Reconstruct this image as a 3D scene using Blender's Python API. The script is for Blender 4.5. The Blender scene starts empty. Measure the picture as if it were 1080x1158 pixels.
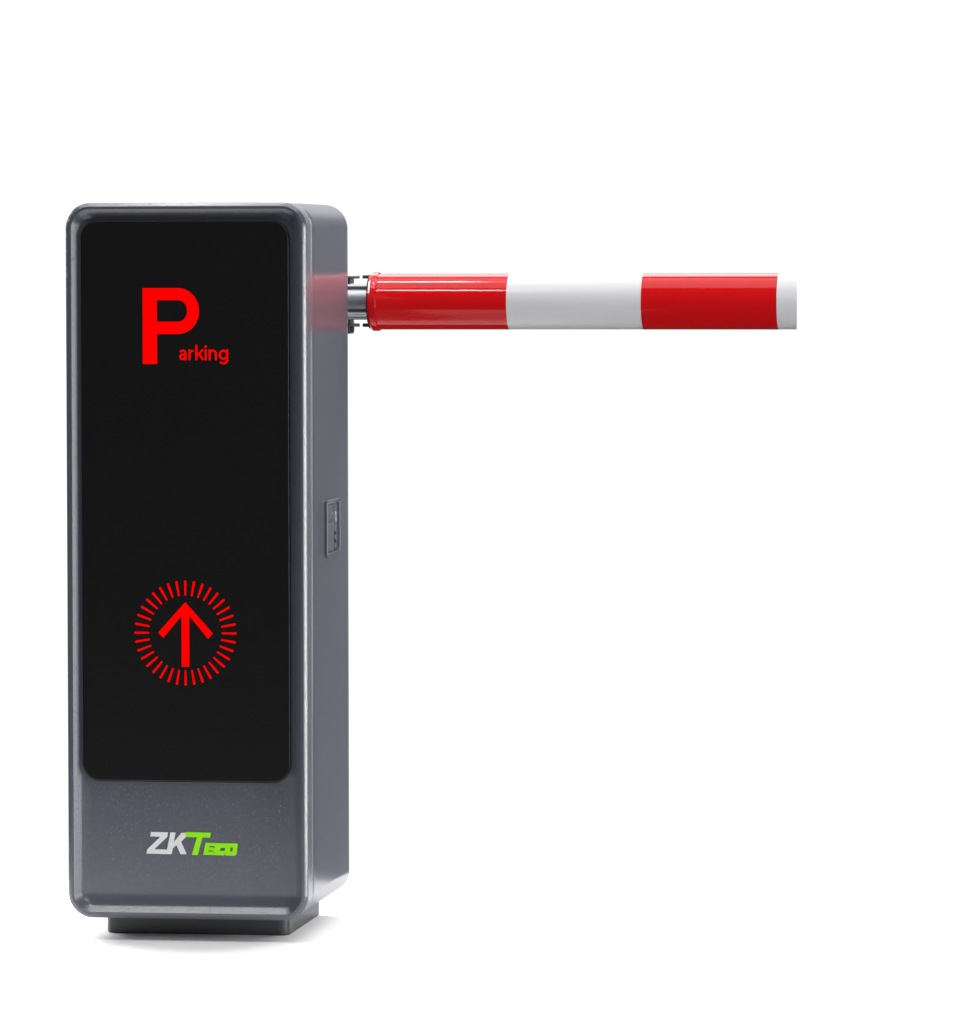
import bpy, bmesh, math
from mathutils import Matrix, Vector

S = bpy.context.scene
C = S.collection
PI = math.pi
RD = math.radians

# ------------------------------------------------------------------ helpers
def rr(x0, x1, z0, z1, r, n=12):
    """rounded rectangle outline, counter-clockwise seen with x right, z up"""
    r = max(min(r, (x1 - x0) / 2 - 1e-5, (z1 - z0) / 2 - 1e-5), 1e-4)
    pts = []
    for cx, cz, a0 in ((x1 - r, z1 - r, 0), (x0 + r, z1 - r, 90), (x0 + r, z0 + r, 180), (x1 - r, z0 + r, 270)):
        for k in range(n + 1):
            a = RD(a0 + 90 * k / n)
            pts.append((cx + r * math.cos(a), cz + r * math.sin(a)))
    return pts

def loops_mesh(bm, loops, cap_first=True, cap_last=True):
    """bridge successive closed loops of 3D points"""
    rows = [[bm.verts.new(p) for p in lp] for lp in loops]
    n = len(rows[0])
    for a, b in zip(rows[:-1], rows[1:]):
        for i in range(n):
            j = (i + 1) % n
            bm.faces.new((a[i], a[j], b[j], b[i]))
    if cap_first:
        bm.faces.new(list(reversed(rows[0])))
    if cap_last:
        bm.faces.new(rows[-1])
    return rows

def rr_solid(bm, x0, x1, z0, z1, r, prof, axis='y', n=12, cap_first=True, cap_last=True):
    """prof: list of (inset, depth); outline shrinks by inset, sits at depth along axis"""
    L = []
    for ins, d in prof:
        o = rr(x0 + ins, x1 - ins, z0 + ins, z1 - ins, max(r - ins, .003), n)
        if axis == 'y':
            L.append([(x, d, z) for x, z in o])
        elif axis == 'x':      # outline in (y, z), depth along x
            L.append([(d, x, z) for x, z in o])
        else:                  # outline in (x, y), depth along z
            L.append([(x, z, d) for x, z in o])
    return loops_mesh(bm, L, cap_first, cap_last)

def lathe_x(bm, prof, cy, cz, n=96, cap_first=True, cap_last=True, skew=None):
    """prof: list of (x, r) revolved about an axis along x"""
    L = []
    for i, (x, r) in enumerate(prof):
        row = []
        for k in range(n):
            a = 2 * PI * k / n
            y, z = r * math.cos(a), r * math.sin(a)
            row.append((x + (skew[i] * y if skew else 0), cy + y, cz + z))
        L.append(row)
    return loops_mesh(bm, L, cap_first, cap_last)

def extrude_poly(bm, pts, y0, y1):
    """flat polygon in (x, z) given thickness from y0 (front) to y1 (back)"""
    loops_mesh(bm, [[(x, y1, z) for x, z in pts], [(x, y0, z) for x, z in pts]])

def finish(name, bm, mat, parent=None, smooth=35, label=None):
    bmesh.ops.remove_doubles(bm, verts=bm.verts, dist=1e-6)
    bmesh.ops.recalc_face_normals(bm, faces=bm.faces)
    me = bpy.data.meshes.new(name)
    bm.to_mesh(me); bm.free()
    me.materials.append(mat)
    if smooth:
        for p in me.polygons:
            p.use_smooth = True
        me.set_sharp_from_angle(angle=RD(smooth))
    o = bpy.data.objects.new(name, me)
    C.objects.link(o)
    if parent:
        o.parent = parent
    if label:
        o['label'] = label
    return o

# ---------------------------------------------------------------- materials
def new_mat(name):
    m = bpy.data.materials.new(name)
    m.use_nodes = True
    nt = m.node_tree
    return m, nt, nt.nodes['Principled BSDF']

def principled(name, col, rough=.4, spec=.5, metal=0., coat=0., bump=None, rough_var=None, col_var=None, flakes=None):
    m, nt, b = new_mat(name)
    b.inputs['Base Color'].default_value = (*col, 1)
    b.inputs['Roughness'].default_value = rough
    b.inputs['Specular IOR Level'].default_value = spec
    b.inputs['Metallic'].default_value = metal
    b.inputs['Coat Weight'].default_value = coat
    b.inputs['Coat Roughness'].default_value = .06
    tc = nt.nodes.new('ShaderNodeTexCoord')
    if bump:
        scale, dist, strength = bump
        n = nt.nodes.new('ShaderNodeTexNoise')
        n.inputs['Scale'].default_value = scale
        n.inputs['Detail'].default_value = 3
        nt.links.new(tc.outputs['Object'], n.inputs['Vector'])
        bp = nt.nodes.new('ShaderNodeBump')
        bp.inputs['Distance'].default_value = dist
        bp.inputs['Strength'].default_value = strength
        nt.links.new(n.outputs['Fac'], bp.inputs['Height'])
        nt.links.new(bp.outputs['Normal'], b.inputs['Normal'])
        if flakes:             # a share of tiny cells tilts its own way, as metal flakes in the paint do
            fs, share, tilt = flakes
            vo = nt.nodes.new('ShaderNodeTexVoronoi')
            vo.inputs['Scale'].default_value = fs
            nt.links.new(tc.outputs['Object'], vo.inputs['Vector'])
            def vm(op, a, b_):
                v = nt.nodes.new('ShaderNodeVectorMath')
                v.operation = op
                for i, q in enumerate((a, b_)):
                    if q is None:
                        continue
                    if isinstance(q, tuple):
                        v.inputs[i].default_value = q
                    else:
                        nt.links.new(q, v.inputs[i])
                return v
            cen = vm('SUBTRACT', vo.outputs['Color'], (.5, .5, .5)).outputs[0]
            sep = nt.nodes.new('ShaderNodeSeparateColor')
            nt.links.new(vo.outputs['Color'], sep.inputs[0])
            gt = nt.nodes.new('ShaderNodeMath')
            gt.operation = 'LESS_THAN'
            nt.links.new(sep.outputs[0], gt.inputs[0])
            gt.inputs[1].default_value = share
            sc = vm('SCALE', cen, None)
            mu = nt.nodes.new('ShaderNodeMath')
            mu.operation = 'MULTIPLY'
            nt.links.new(gt.outputs[0], mu.inputs[0])
            mu.inputs[1].default_value = tilt
            nt.links.new(mu.outputs[0], sc.inputs['Scale'])
            ad = vm('ADD', bp.outputs['Normal'], sc.outputs[0])
            no = vm('NORMALIZE', ad.outputs[0], None)
            nt.links.new(no.outputs[0], b.inputs['Normal'])
    if rough_var:
        n = nt.nodes.new('ShaderNodeTexNoise')
        n.inputs['Scale'].default_value = rough_var[0]
        n.inputs['Detail'].default_value = 5
        nt.links.new(tc.outputs['Object'], n.inputs['Vector'])
        mr = nt.nodes.new('ShaderNodeMapRange')
        mr.inputs['To Min'].default_value = rough - rough_var[1]
        mr.inputs['To Max'].default_value = rough + rough_var[1]
        nt.links.new(n.outputs['Fac'], mr.inputs['Value'])
        nt.links.new(mr.outputs['Result'], b.inputs['Roughness'])
    if col_var:
        n = nt.nodes.new('ShaderNodeTexNoise')
        n.inputs['Scale'].default_value = col_var[0]
        n.inputs['Detail'].default_value = 4
        nt.links.new(tc.outputs['Object'], n.inputs['Vector'])
        mx = nt.nodes.new('ShaderNodeMix')
        mx.data_type = 'RGBA'
        k = col_var[1]
        mx.inputs['A'].default_value = (*[c * (1 - k) for c in col], 1)
        mx.inputs['B'].default_value = (*[c * (1 + k) for c in col], 1)
        nt.links.new(n.outputs['Fac'], mx.inputs['Factor'])
        nt.links.new(mx.outputs['Result'], b.inputs['Base Color'])
    return m

def coated(name, col, rough, ior, cap, **kw):
    """powder coat: diffuse pigment under a gloss whose grazing reflection levels off at `cap`"""
    m = principled(name, col, rough, **kw)
    nt = m.node_tree
    b = nt.nodes['Principled BSDF']
    df = nt.nodes.new('ShaderNodeBsdfDiffuse')
    gl = nt.nodes.new('ShaderNodeBsdfGlossy')
    fr = nt.nodes.new('ShaderNodeFresnel')
    fr.inputs['IOR'].default_value = ior
    mn = nt.nodes.new('ShaderNodeMath')
    mn.operation = 'MINIMUM'
    mn.inputs[1].default_value = cap
    mx = nt.nodes.new('ShaderNodeMixShader')
    gl.inputs['Color'].default_value = (1, 1, 1, 1)
    df.inputs['Color'].default_value = (*col, 1)
    gl.inputs['Roughness'].default_value = rough
    for key, dst in (('Base Color', (df.inputs['Color'],)), ('Roughness', (gl.inputs['Roughness'],)),
                     ('Normal', (df.inputs['Normal'], gl.inputs['Normal'], fr.inputs['Normal']))):
        if b.inputs[key].is_linked:
            src = b.inputs[key].links[0].from_socket
            for d in dst:
                nt.links.new(src, d)
    nt.links.new(fr.outputs[0], mn.inputs[0])
    nt.links.new(mn.outputs[0], mx.inputs[0])
    nt.links.new(df.outputs[0], mx.inputs[1])
    nt.links.new(gl.outputs[0], mx.inputs[2])
    nt.links.new(mx.outputs[0], nt.nodes['Material Output'].inputs['Surface'])
    nt.nodes.remove(b)
    return m

def emissive(name, col, strength):
    m, nt, b = new_mat(name)
    b.inputs['Base Color'].default_value = (*[c * .05 for c in col], 1)
    b.inputs['Roughness'].default_value = .5
    b.inputs['Specular IOR Level'].default_value = 0
    b.inputs['Emission Color'].default_value = (*col, 1)
    b.inputs['Emission Strength'].default_value = strength
    return m

GREY = (.085, .090, .114)
M = dict(
    paint=coated('grey_powder_coat', GREY, .18, 1.45, .29, bump=(900, .0004, .03), rough_var=(60, .03), col_var=(700, .10)),
    paint_front=coated('grey_powder_coat_textured', GREY, .225, 1.62, .28, bump=(750, .0005, .06), rough_var=(60, .02), col_var=(900, .08), flakes=(820, .13, .24)),
    paint_dark=principled('grey_latch_paint', (.068, .072, .09), .3, .4, bump=(900, .0004, .05)),
    acrylic=principled('black_acrylic', (.0098, .0098, .0099), .22, .18, rough_var=(30, .03)),
    base_shaded=coated('base_grey_shade_darkened', (.045, .047, .053), .28, 1.42, .12, bump=(800, .0004, .15), col_var=(300, .1)),  # shade under the cabinet's overhang is put into this darkened colour
    steel=principled('grey_cast_metal', (.26, .27, .29), .38, .5, metal=.5, bump=(300, .0004, .15)),
    darkmetal=principled('blackened_steel', (.02, .02, .022), .4, .4),
    rubber=principled('black_rubber', (.01, .01, .01), .6, .3),
    red=principled('red_reflective_film', (.545, .0055, .007), .09, .25, col_var=(40, .03)),
    white=principled('white_gloss_paint', (.60, .60, .612), .28, .35, col_var=(40, .01)),
    led=emissive('red_led', (1, 0, 0), .85),
    silver=principled('silver_print', (.69, .695, .695), .5, .2),
    green=principled('green_print', (.275, .79, .0035), .5, .2),
    floor=principled('white_floor', (.92, .92, .92), .6, .3, col_var=(6, .01)),
)

# ---------------------------------------------------------------- the gate
FLOOR_Z = -.031
H, D, SEAM = .9978, .3619, .0476
X0, X1 = -.17, .17
R = .035

gate = bpy.data.objects.new('barrier_gate', None)
gate.location = (0, .2, FLOOR_Z)
gate.empty_display_size = .1
C.objects.link(gate)
gate['label'] = 'grey parking barrier cabinet with black lit display and red and white striped boom'
gate['category'] = 'barrier gate'

def part(name, bm, mat, parent=None, smooth=35, label=None):
    """build in world coordinates, then parent keeping the place"""
    o = finish(name, bm, mat, None, smooth, label)
    p = parent or gate
    base = Vector((0, 0, 0))
    q = p
    while q:
        base += q.location
        q = q.parent
    o.data.transform(Matrix.Translation(-base))
    o.parent = p
    return o

# front cover: outer shell edge, rim, concave slope, recessed floor
prof = [(.0016, SEAM - .0004), (.0003, SEAM - .0012), (0, SEAM - .0024), (0, .030), (0, .0050)]
for k in range(1, 10):
    t = k / 10
    e = 1.07
    prof.append((.0050 * (1 - (1 - t ** e) ** (1 / e)), .0050 * (1 - t)))
prof += [(.0051, 0.), (.0065, 0.), (.0086, 0.)]
# straight bevel from the rim, easing into the recessed floor
for t in (.1, .35, .65, 1.):
    prof.append((.0089 + .0076 * t, .0003 + .0066 * t))
for k in range(1, 13):
    t = k / 12                 # quadratic ease from the bevel's slope to level
    prof.append(((1 - t) ** 2 * .0165 + 2 * t * (1 - t) * .0224 + t * t * .0352,
                 (1 - t) ** 2 * .0069 + 2 * t * (1 - t) * .0120 + t * t * .0120))
prof += [(.0385, .012)]
bm = bmesh.new()
rr_solid(bm, X0, X1, 0, H, R, prof, n=16)
part('front_cover', bm, M['paint_front'], smooth=28)

# rear housing
bm = bmesh.new()
s = SEAM + .0006
rr_solid(bm, X0, X1, 0, H, R, [(.0030, s - .0004), (.0016, s), (.0006, s + .0005), (.0003, s + .0016), (.0003, s + .02), (.0003, D - .012),
                               (.0003, D - .004), (.0015, D - .0012), (.0043, D)], n=20)
part('housing', bm, M['paint'], smooth=28)

# base plinth
bm = bmesh.new()
rr_solid(bm, -.1345, .129, .085, .350, .017, [(.002, FLOOR_Z), (0, FLOOR_Z + .002), (0, FLOOR_Z + .01), (0, -.004), (0, .004)], axis='z', n=12)
part('base_plinth', bm, M['base_shaded'])

# black display panel
PX0, PX1, PZ0, PZ1 = -.1482, .1452, .1915, .9732
bm = bmesh.new()
rr_solid(bm, PX0, PX1, PZ0, PZ1, .024, [(.0, .0118), (0, .006), (0, .0036), (.0004, .0026), (.0012, .0020), (.003, .0020)], n=16)
panel = part('display_panel', bm, M['acrylic'], smooth=50)

YF, YB = .0014, .0021          # lit marks stand just proud of the panel

# big letter P
def arc(cx, cz, r, a0, a1, n=16, rz=None):
    rz = rz or r
    return [(cx + r * math.cos(RD(a0 + (a1 - a0) * k / n)), cz + rz * math.sin(RD(a0 + (a1 - a0) * k / n))) for k in range(n + 1)]
xl, xs, xr = -.0606, -.0406, .0189
zt, zb, zo = .8794, .7741, .8157
zi1, zi0 = .8627, .8327
ro = (zt - zo) / 2
ri = (zi1 - zi0) / 2
outer = [(xl, zb), (xs, zb), (xs, zo)] + arc(xr - ro * .93, (zt + zo) / 2, ro * .93, -90, 90, 20, ro) + [(xl, zt)]
inner = [(xs, zi0)] + arc(-.0024 + .0048 - ri * .86, (zi0 + zi1) / 2, ri * .86, -90, 90, 16, ri) + [(xs, zi1)]

def holed_mesh(outer, holes, y0, y1):
    """polygon with holes, filled, given thickness"""
    bm = bmesh.new()
    edges = []
    for lp in [outer] + holes:
        vs = [bm.verts.new((x, y0, z)) for x, z in lp]
        for i in range(len(vs)):
            edges.append(bm.edges.new((vs[i], vs[(i + 1) % len(vs)])))
    bmesh.ops.triangle_fill(bm, use_beauty=True, use_dissolve=False, edges=edges)
    g = bmesh.ops.extrude_face_region(bm, geom=list(bm.faces))
    bmesh.ops.translate(bm, verts=[v for v in g['geom'] if isinstance(v, bmesh.types.BMVert)], vec=(0, y1 - y0, 0))
    return bm
part('letter', holed_mesh(outer, [inner], YF, YB), M['led'], panel, 0)

def stroke(bm, pts, w, y0, y1, closed=False):
    """one pen stroke of constant width along a polyline, mitred at its bends"""
    n = len(pts)
    A, B = [], []
    for i in range(n):
        p = Vector(pts[i])
        a = Vector(pts[i - 1]) if (i > 0 or closed) else None
        b = Vector(pts[(i + 1) % n]) if (i < n - 1 or closed) else None
        d1 = (p - a).normalized() if a is not None else None
        d2 = (b - p).normalized() if b is not None else None
        d1 = d1 if d1 is not None else d2
        d2 = d2 if d2 is not None else d1
        t = (d1 + d2).normalized()
        nv = Vector((-t.y, t.x))
        k = w / 2 / max(nv.dot(Vector((-d1.y, d1.x))), .6)
        A.append(p + nv * k)
        B.append(p - nv * k)
    F = [[bm.verts.new((q.x, y, q.y)) for q in row] for y in (y0, y1) for row in (A, B)]
    m = n if closed else n - 1
    for i in range(m):
        j = (i + 1) % n
        bm.faces.new((F[0][i], F[0][j], F[1][j], F[1][i]))
        bm.faces.new((F[2][i], F[3][i], F[3][j], F[2][j]))
        bm.faces.new((F[0][i], F[2][i], F[2][j], F[0][j]))
        bm.faces.new((F[1][i], F[1][j], F[3][j], F[3][i]))
    if not closed:
        for i in (0, n - 1):
            bm.faces.new((F[0][i], F[1][i], F[3][i], F[2][i]))

def pen(u, v):
    return (-.0606 + (140 + u / 7.714 - 161.4) * .001252, .8794 - (310 + v / 7.714 - 325.8) * .001229)
def uarc(cu, cv, ru, rv, a0, a1, n=10):
    return [(cu + ru * math.cos(RD(a0 + (a1 - a0) * k / n)), cv + rv * math.sin(RD(a0 + (a1 - a0) * k / n))) for k in range(n + 1)]
strokes = [
    [(487, 676)] + uarc(513, 690, 23, 24, 225, 360, 8) + [(536, 750)],
    [(538, 700), (515, 700)] + uarc(509, 721, 19, 20, 270, 90, 8) + [(524, 737), (537, 722)],
    [(571, 656), (571, 750)],
    [(573, 700), (577, 682), (588, 670), (604, 667)],
    [(631, 616), (631, 750)],
    [(691, 657), (639, 706)],
    [(655, 697), (690, 747)],
    [(712, 656), (712, 750)], [(712, 621), (712, 643)],
    [(746, 656), (746, 750)],
    [(747, 700)] + uarc(774, 692, 26, 25, 190, 360, 9) + [(800, 750)],
    [(898, 656), (898, 748)] + uarc(868, 748, 30, 30, 0, 125, 8) + [(836, 768)],
]
mpu = .001252 / 7.714
bm = bmesh.new()
for i, st_ in enumerate(strokes):
    stroke(bm, [pen(*p) for p in st_], 16 * mpu, YF - i * .00002, YB)
stroke(bm, [pen(*p) for p in uarc(866, 702, 31, 36, 0, 342, 19)], 16 * mpu, YF - .0003, YB, True)
part('lettering', bm, M['led'], panel, 0)

# arrow
AX, AZ = -.0020, .3998
def px(dx, dz):                # photograph's ring measures, metres per unit
    return (AX + dx * .001253, AZ + dz * .001228)
arrow = [px(0, 34.9), px(30.9, -.2), px(25.6, -6.3), px(4.2, 20.2), px(4.2, -38.2), px(-4.2, -38.2), px(-4.2, 19.6), px(-25.0, -5.6), px(-30.7, .2)]
bm = bmesh.new()
extrude_poly(bm, arrow, YF, YB)
part('arrow', bm, M['led'], panel, 0)

# ring of 36 ticks
bm = bmesh.new()
for k in range(36):
    a = 2 * PI * k / 36
    ca, sa = math.cos(a), math.sin(a)
    q = []
    for r, w in ((.0516, .0011), (.0713, .0015), (.0721, .0009), (.0721, -.0009), (.0713, -.0015), (.0516, -.0011)):
        q.append((AX + r * ca - w * sa, AZ + (r * sa + w * ca) * 1.014))
    extrude_poly(bm, q, YF, YB)
part('tick_ring', bm, M['led'], panel, 0)

# logo on the lower front
LX0, LX1 = -.080, .0831
def lg(p, q):
    u, v = p / 1080, q / 415
    return (LX0 + u * (LX1 - LX0), (.1335 + .002 * u) - v * .0620)
def poly_obj(name, polys, mat, parent=None, dy=0):
    bm = bmesh.new()
    for i, pl in enumerate(polys):
        extrude_poly(bm, [lg(*p) for p in pl], .0113 - dy - i * .00004, .0125)
    return part(name, bm, mat, parent, 0)
logo = poly_obj('logo_letters', [
    [(174, 90), (333, 93), (326, 137), (203, 252), (322, 254), (318, 297), (130, 292), (137, 253), (262, 134), (166, 131)],
    [(356, 93), (404, 95), (390, 172), (386, 196), (378, 244), (365, 298), (316, 297)],
    [(384, 190), (460, 97), (506, 97), (500, 138), (456, 181), (506, 298), (450, 298), (411, 212), (376, 246)],
], M['silver'])
poly_obj('logo_letters', [
    [(500, 90), (735, 97), (728, 143), (656, 141), (612, 306), (557, 304), (605, 139), (496, 137)],
    # E, C, O small and slanted, nearly touching
    [(686, 190), (778, 193), (772, 222), (722, 221), (720, 232), (762, 233), (757, 262), (714, 261), (712, 272), (756, 273), (770, 305), (664, 305)],
    [(778, 194), (880, 196), (872, 240), (826, 239), (820, 266), (866, 267), (858, 310), (768, 306), (760, 268), (752, 270), (757, 238), (770, 238)],
], M['green'], logo, .0002)
oo = [(884, 196), (976, 196), (988, 208), (976, 300), (962, 312), (880, 311), (862, 300), (872, 206)]
oi = [(922, 236), (944, 236), (936, 272), (914, 272)]
bmo = holed_mesh([lg(*p) for p in oo], [[lg(*p) for p in oi]], .0111, .0125)
part('logo_letters', bmo, M['green'], logo, 0)

# side latch: raised frame, sunk tray, paddle, lock cylinder
LXB = X1 - .0003
bm = bmesh.new()
rr_solid(bm, .150, .262, .4985, .5785, .004,
         [(0, LXB - .002), (0, LXB + .0034), (.0008, LXB + .0044), (.0040, LXB + .0044), (.0050, LXB + .0038), (.0062, LXB + .0004), (.012, LXB + .0004)], axis='x', n=5)
latch = part('latch', bm, M['paint'])
bm = bmesh.new()
rr_solid(bm, .162, .212, .505, .545, .003, [(0, LXB), (0, LXB + .0024), (.0008, LXB + .0031), (.004, LXB + .0031)], axis='x', n=5)
part('paddle', bm, M['paint_dark'], latch)
bm = bmesh.new()
rr_solid(bm, .166, .200, .5505, .5705, .002, [(0, LXB), (0, LXB + .0018), (.0006, LXB + .0022), (.003, LXB + .0022)], axis='x', n=4)
part('catch_plate', bm, M['paint_dark'], latch)
bm = bmesh.new()
lathe_x(bm, [(LXB, .0085), (LXB + .0022, .0085), (LXB + .0028, .0078), (LXB + .0028, .004), (LXB + .0014, .0036)], .233, .5515, 32)
part('lock_cylinder', bm, M['steel'], latch)
for yy, zz in ((.236, .530), (.236, .519)):
    bm = bmesh.new()
    lathe_x(bm, [(LXB, .0036), (LXB + .0018, .0036), (LXB + .0022, .003)], yy, zz, 20)
    part('rivet', bm, M['darkmetal'], latch)
bm = bmesh.new()
rr_solid(bm, .226, .250, .5045, .5125, .001, [(0, LXB), (0, LXB + .0016), (.0005, LXB + .002)], axis='x', n=3)
part('keyhole_cover', bm, M['darkmetal'], latch)

# boom holder behind the cabinet: pivot drum, profiled arm, flange, studs
BY, BZ = .480, .8566
def bx(x):
    return 1.5238 + (x - 1.5238) * 1.00518
bm = bmesh.new()
N = 64
L = []
for y, r in ((D - .002, .052), (D + .010, .052), (D + .011, .045), (BY + .034, .045), (BY + .038, .041)):
    L.append([(.055 + r * math.cos(2 * PI * k / N), y, BZ + r * math.sin(2 * PI * k / N)) for k in range(N)])
loops_mesh(bm, L)
holder = part('boom_holder', bm, M['darkmetal'])
half = [(0, .0265), (-.008, .0265), (-.0115, .0250), (-.0128, .0225), (-.0115, .0200), (-.0105, .0188), (-.0125, .0172), (-.0190, .0120), (-.0218, .0040),
        (-.0216, -.0030), (-.0185, -.0090), (-.0135, -.0130), (-.0150, -.0145), (-.0178, -.0165), (-.0185, -.0190), (-.0165, -.0215), (-.0150, -.0222), (-.0152, -.0238), (-.0120, -.0262), (0, -.0265)]
ring = half + [(-y, z) for y, z in reversed(half[1:-1])]
bm = bmesh.new()
loops_mesh(bm, [[(x, BY + y, BZ + z) for y, z in ring] for x in (.08, .150, bx(.1935))])
part('profiled_arm', bm, M['steel'], holder, smooth=40)
bm = bmesh.new()
rr_solid(bm, BY - .010, BY + .030, .8095, .8945, .004, [(.0006, bx(.1540)), (0, bx(.1546)), (0, bx(.1606)), (.0006, bx(.1612))], axis='x', n=6)
part('flange', bm, M['darkmetal'], holder)
for zc in (.8930, .8222):
    for xa, xb in ((bx(.1612), bx(.1748)), (bx(.1795), bx(.1935))):
        bm = bmesh.new()
        lathe_x(bm, [(xa, .0027), (xb - .0004, .0027), (xb, .0022)], BY - .004, zc, 20)
        part('stud', bm, M['steel'] if xa < .165 else M['darkmetal'], holder)
bm = bmesh.new()
lathe_x(bm, [(bx(.1612), .0048), (bx(.1655), .0048), (bx(.1665), .0036)], BY - .004, .8165, 6)
part('bolt_head', bm, M['darkmetal'], holder, smooth=0)

# boom: white tube, red sleeves, red collar; its far end is cut slightly on the skew
bm = bmesh.new()
E1 = bx(.8128)
lathe_x(bm, [(bx(.1935), .0386), (bx(.1935), .0408), (.39, .0408), (.59, .0408), (E1 - .012, .0408), (E1 - .0008, .0408), (E1, .0408)], BY, BZ, 128,
        skew=[0, 0, 0, 0, 0, -.095, -.095])
boom = part('boom', bm, M['white'], smooth=30)
for xa, xb in ((bx(.1950), bx(.3950)), (bx(.5910), bx(.7870))):
    bm = bmesh.new()
    lathe_x(bm, [(xa, .0406), (xa, .0411), (xb, .0411), (xb, .0406)], BY, BZ, 128, False, False)
    part('red_stripe', bm, M['red'], boom)
bm = bmesh.new()
lathe_x(bm, [(bx(x), r) for x, r in ((.1912, .0300), (.1912, .0392), (.1920, .0400), (.1948, .0428), (.1960, .0432), (.2030, .0432), (.2042, .0426), (.2042, .0405))], BY, BZ, 128, True, False)
part('collar', bm, M['red'], boom, smooth=25)
bm = bmesh.new()
lathe_x(bm, [(bx(.1896), .0386), (bx(.1896), .0396), (bx(.1911), .0396)], BY, BZ, 96)
part('gasket', bm, M['rubber'], boom)

# ------------------------------------------------------------------ setting
bm = bmesh.new()
fx0, fx1, fy0, fy1 = -.85, .42, -.95, .75
vs = [bm.verts.new(p) for p in ((fx0, fy0, FLOOR_Z), (fx1, fy0, FLOOR_Z), (fx1, fy1, FLOOR_Z), (fx0, fy1, FLOOR_Z))]
bm.faces.new(vs)
fl = finish('floor', bm, M['floor'], smooth=0)
fl['kind'] = 'structure'

# studio surround: a white wall behind, dark studio in front
w = bpy.data.worlds.new('World')
S.world = w
w.use_nodes = True
nt = w.node_tree
bg = nt.nodes['Background']
tc = nt.nodes.new('ShaderNodeTexCoord')
sp = nt.nodes.new('ShaderNodeSeparateXYZ')
nt.links.new(tc.outputs['Generated'], sp.inputs[0])
def math_node(op, a, b=None):
    n = nt.nodes.new('ShaderNodeMath')
    n.operation = op
    for i, v in enumerate((a, b)):
        if v is None:
            continue
        if isinstance(v, (int, float)):
            n.inputs[i].default_value = v
        else:
            nt.links.new(v, n.inputs[i])
    return n.outputs[0]
def ramp(v, a, b, lo=0., hi=1.):
    n = nt.nodes.new('ShaderNodeMapRange')
    n.interpolation_type = 'SMOOTHSTEP'
    nt.links.new(v, n.inputs['Value'])
    n.inputs['From Min'].default_value = a
    n.inputs['From Max'].default_value = b
    n.inputs['To Min'].default_value = lo
    n.inputs['To Max'].default_value = hi
    return n.outputs[0]
az = math_node('MULTIPLY', math_node('ARCTAN2', sp.outputs[0], sp.outputs[1]), 180 / PI)
el = math_node('MULTIPLY', math_node('ARCSINE', sp.outputs[2]), 180 / PI)
win = math_node('MULTIPLY', ramp(az, -60, -35), ramp(az, 7.0, 4.3))
win = math_node('MULTIPLY', win, math_node('MULTIPLY', ramp(el, 50, 30), ramp(el, -22, -12)))
AMB, WHITE = .04, .86
st = math_node('ADD', math_node('MULTIPLY', win, WHITE - AMB), AMB)
nt.links.new(st, bg.inputs['Strength'])
bg.inputs['Color'].default_value = (1, 1, 1, 1)

# ------------------------------------------------------------------- lights
def area(name, loc, target, sx, sy, radiance, col=(1, 1, 1), roll=0):
    l = bpy.data.lights.new(name, 'AREA')
    l.shape = 'RECTANGLE'
    l.size, l.size_y = sx, sy
    l.energy = radiance * PI * sx * sy      # lambertian emitter
    l.color = col
    o = bpy.data.objects.new(name, l)
    o.location = loc
    d = (Vector(target) - Vector(loc)).normalized()
    o.rotation_euler = d.to_track_quat('-Z', 'Y').to_euler()
    C.objects.link(o)
    return o
area('overhead_softbox', (0, .15, 3.2), (0, .1, 0), 3.8, 2.4, 2.3)
area('left_floor_fill', (-1.65, 1.35, 1.5), (-.25, .0, 0), 1.2, 1.2, 15.)  # added fill with no known source, lightens the floor shade at left
area('right_floor_fill', (1.9, 1.7, 1.5), (.25, .2, 0), 1.0, 1.0, 8.)  # added fill, lifts the floor shade right of the plinth
area('back_floor_fill', (0, 2.3, 2.7), (0, .3, .2), 4.2, 1.2, 4.5)  # added from behind to whiten floor that the cabinet shades
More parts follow.
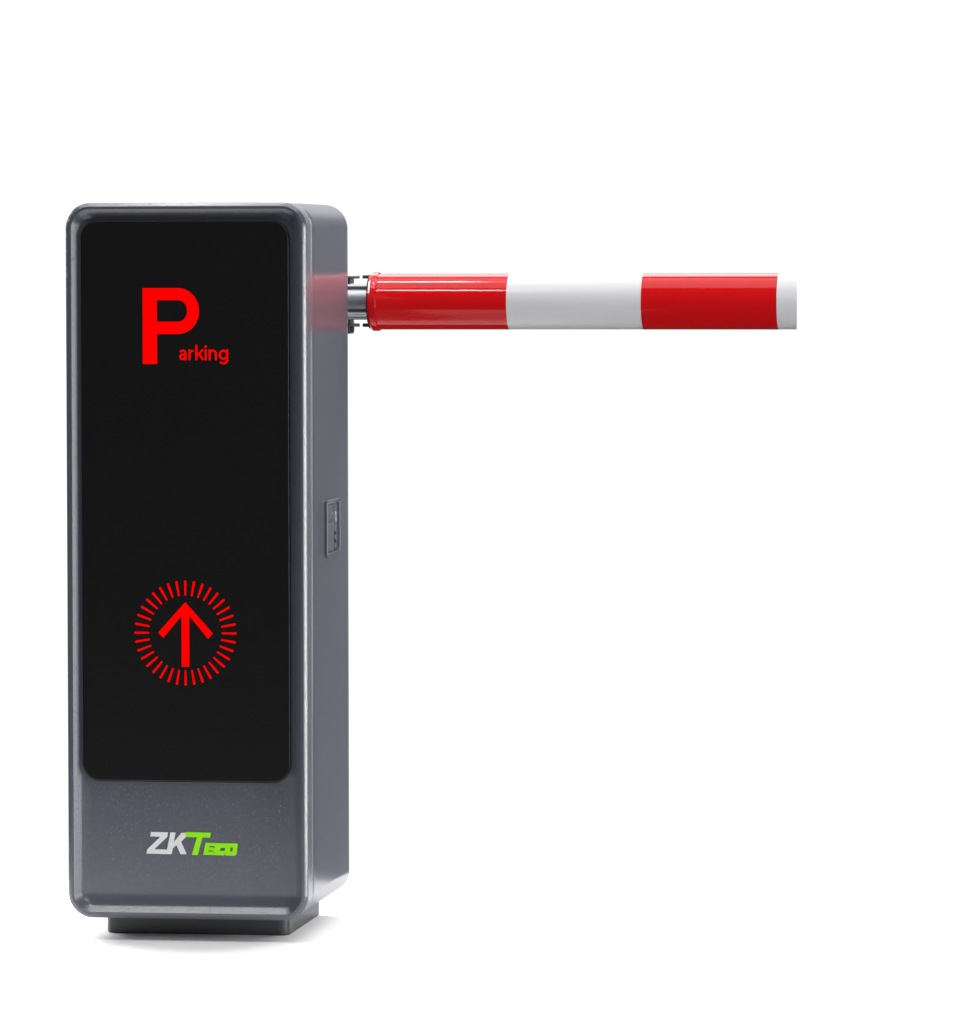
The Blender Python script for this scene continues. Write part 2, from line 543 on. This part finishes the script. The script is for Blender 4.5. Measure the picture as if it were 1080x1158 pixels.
area('front_softbox', (1.9, -4.0, 2.7), (.2, 0, .6), 2.4, 1.6, 2.1)
area('right_softbox', (3.0, -1.5, .4), (-.15, 0, .4), 1.5, 1.6, 2.9)
area('edge_strip', (3.0, -.47, .4), (.17, 0, .4), .14, 1.6, 46.)
area('rim_strip', (2.2, 2.6, 1.3), (.1, 0, .6), .5, 2.6, 6.)
# small hard lamps: two above the boom, one above the cabinet's front edge
area('boom_lamp_high', (-.06, .44, 3.05), (.2, .437, .85), .20, .20, 38.)
area('boom_lamp_low', (-.03, -1.03, 2.49), (.3, .437, .85), .24, .15, 38.)
area('edge_lamp', (-.40, .0, 3.05), (0, 0, 1), .6, .2, 14.)
area('lip_lamp', (-.60, -.77, 3.05), (0, 0, 0), .75, .32, 5.5)

# ------------------------------------------------------------------- camera
cam = bpy.data.cameras.new('camera')
co = bpy.data.objects.new('camera', cam)
C.objects.link(co)
f, yaw, pitch, roll = 6.533817771, 0.140441978, -0.044291002, 0.001638147
cy, sy = math.cos(yaw), math.sin(yaw)
cp, sn = math.cos(pitch), math.sin(pitch)
cr, sr = math.cos(roll), math.sin(roll)
Rz = Matrix(((cy, -sy, 0), (sy, cy, 0), (0, 0, 1)))
Rx = Matrix(((1, 0, 0), (0, cp, -sn), (0, sn, cp)))
Ry = Matrix(((cr, 0, sr), (0, 1, 0), (-sr, 0, cr)))
Rm = Rz @ Rx @ Ry
right, fwd, up = Rm.col[0], Rm.col[1], Rm.col[2]
m = Matrix.Identity(4)
for i in range(3):
    m[i][0], m[i][1], m[i][2] = right[i], up[i], -fwd[i]
m[0][3], m[1][3], m[2][3] = 1.523802065, -7.885678141, .923257910
co.matrix_world = m
cam.sensor_fit = 'HORIZONTAL'
cam.sensor_width = 36
cam.lens = f * 1000 / 1080 * 36
cam.clip_end = 200
cam.clip_start = .05
S.camera = co

S.view_settings.view_transform = 'Standard'
S.view_settings.look = 'None'
S.view_settings.exposure = .35
S.view_settings.gamma = 1
S.view_settings.use_curve_mapping = False
S.cycles.max_bounces = 8
S.cycles.use_denoising = True
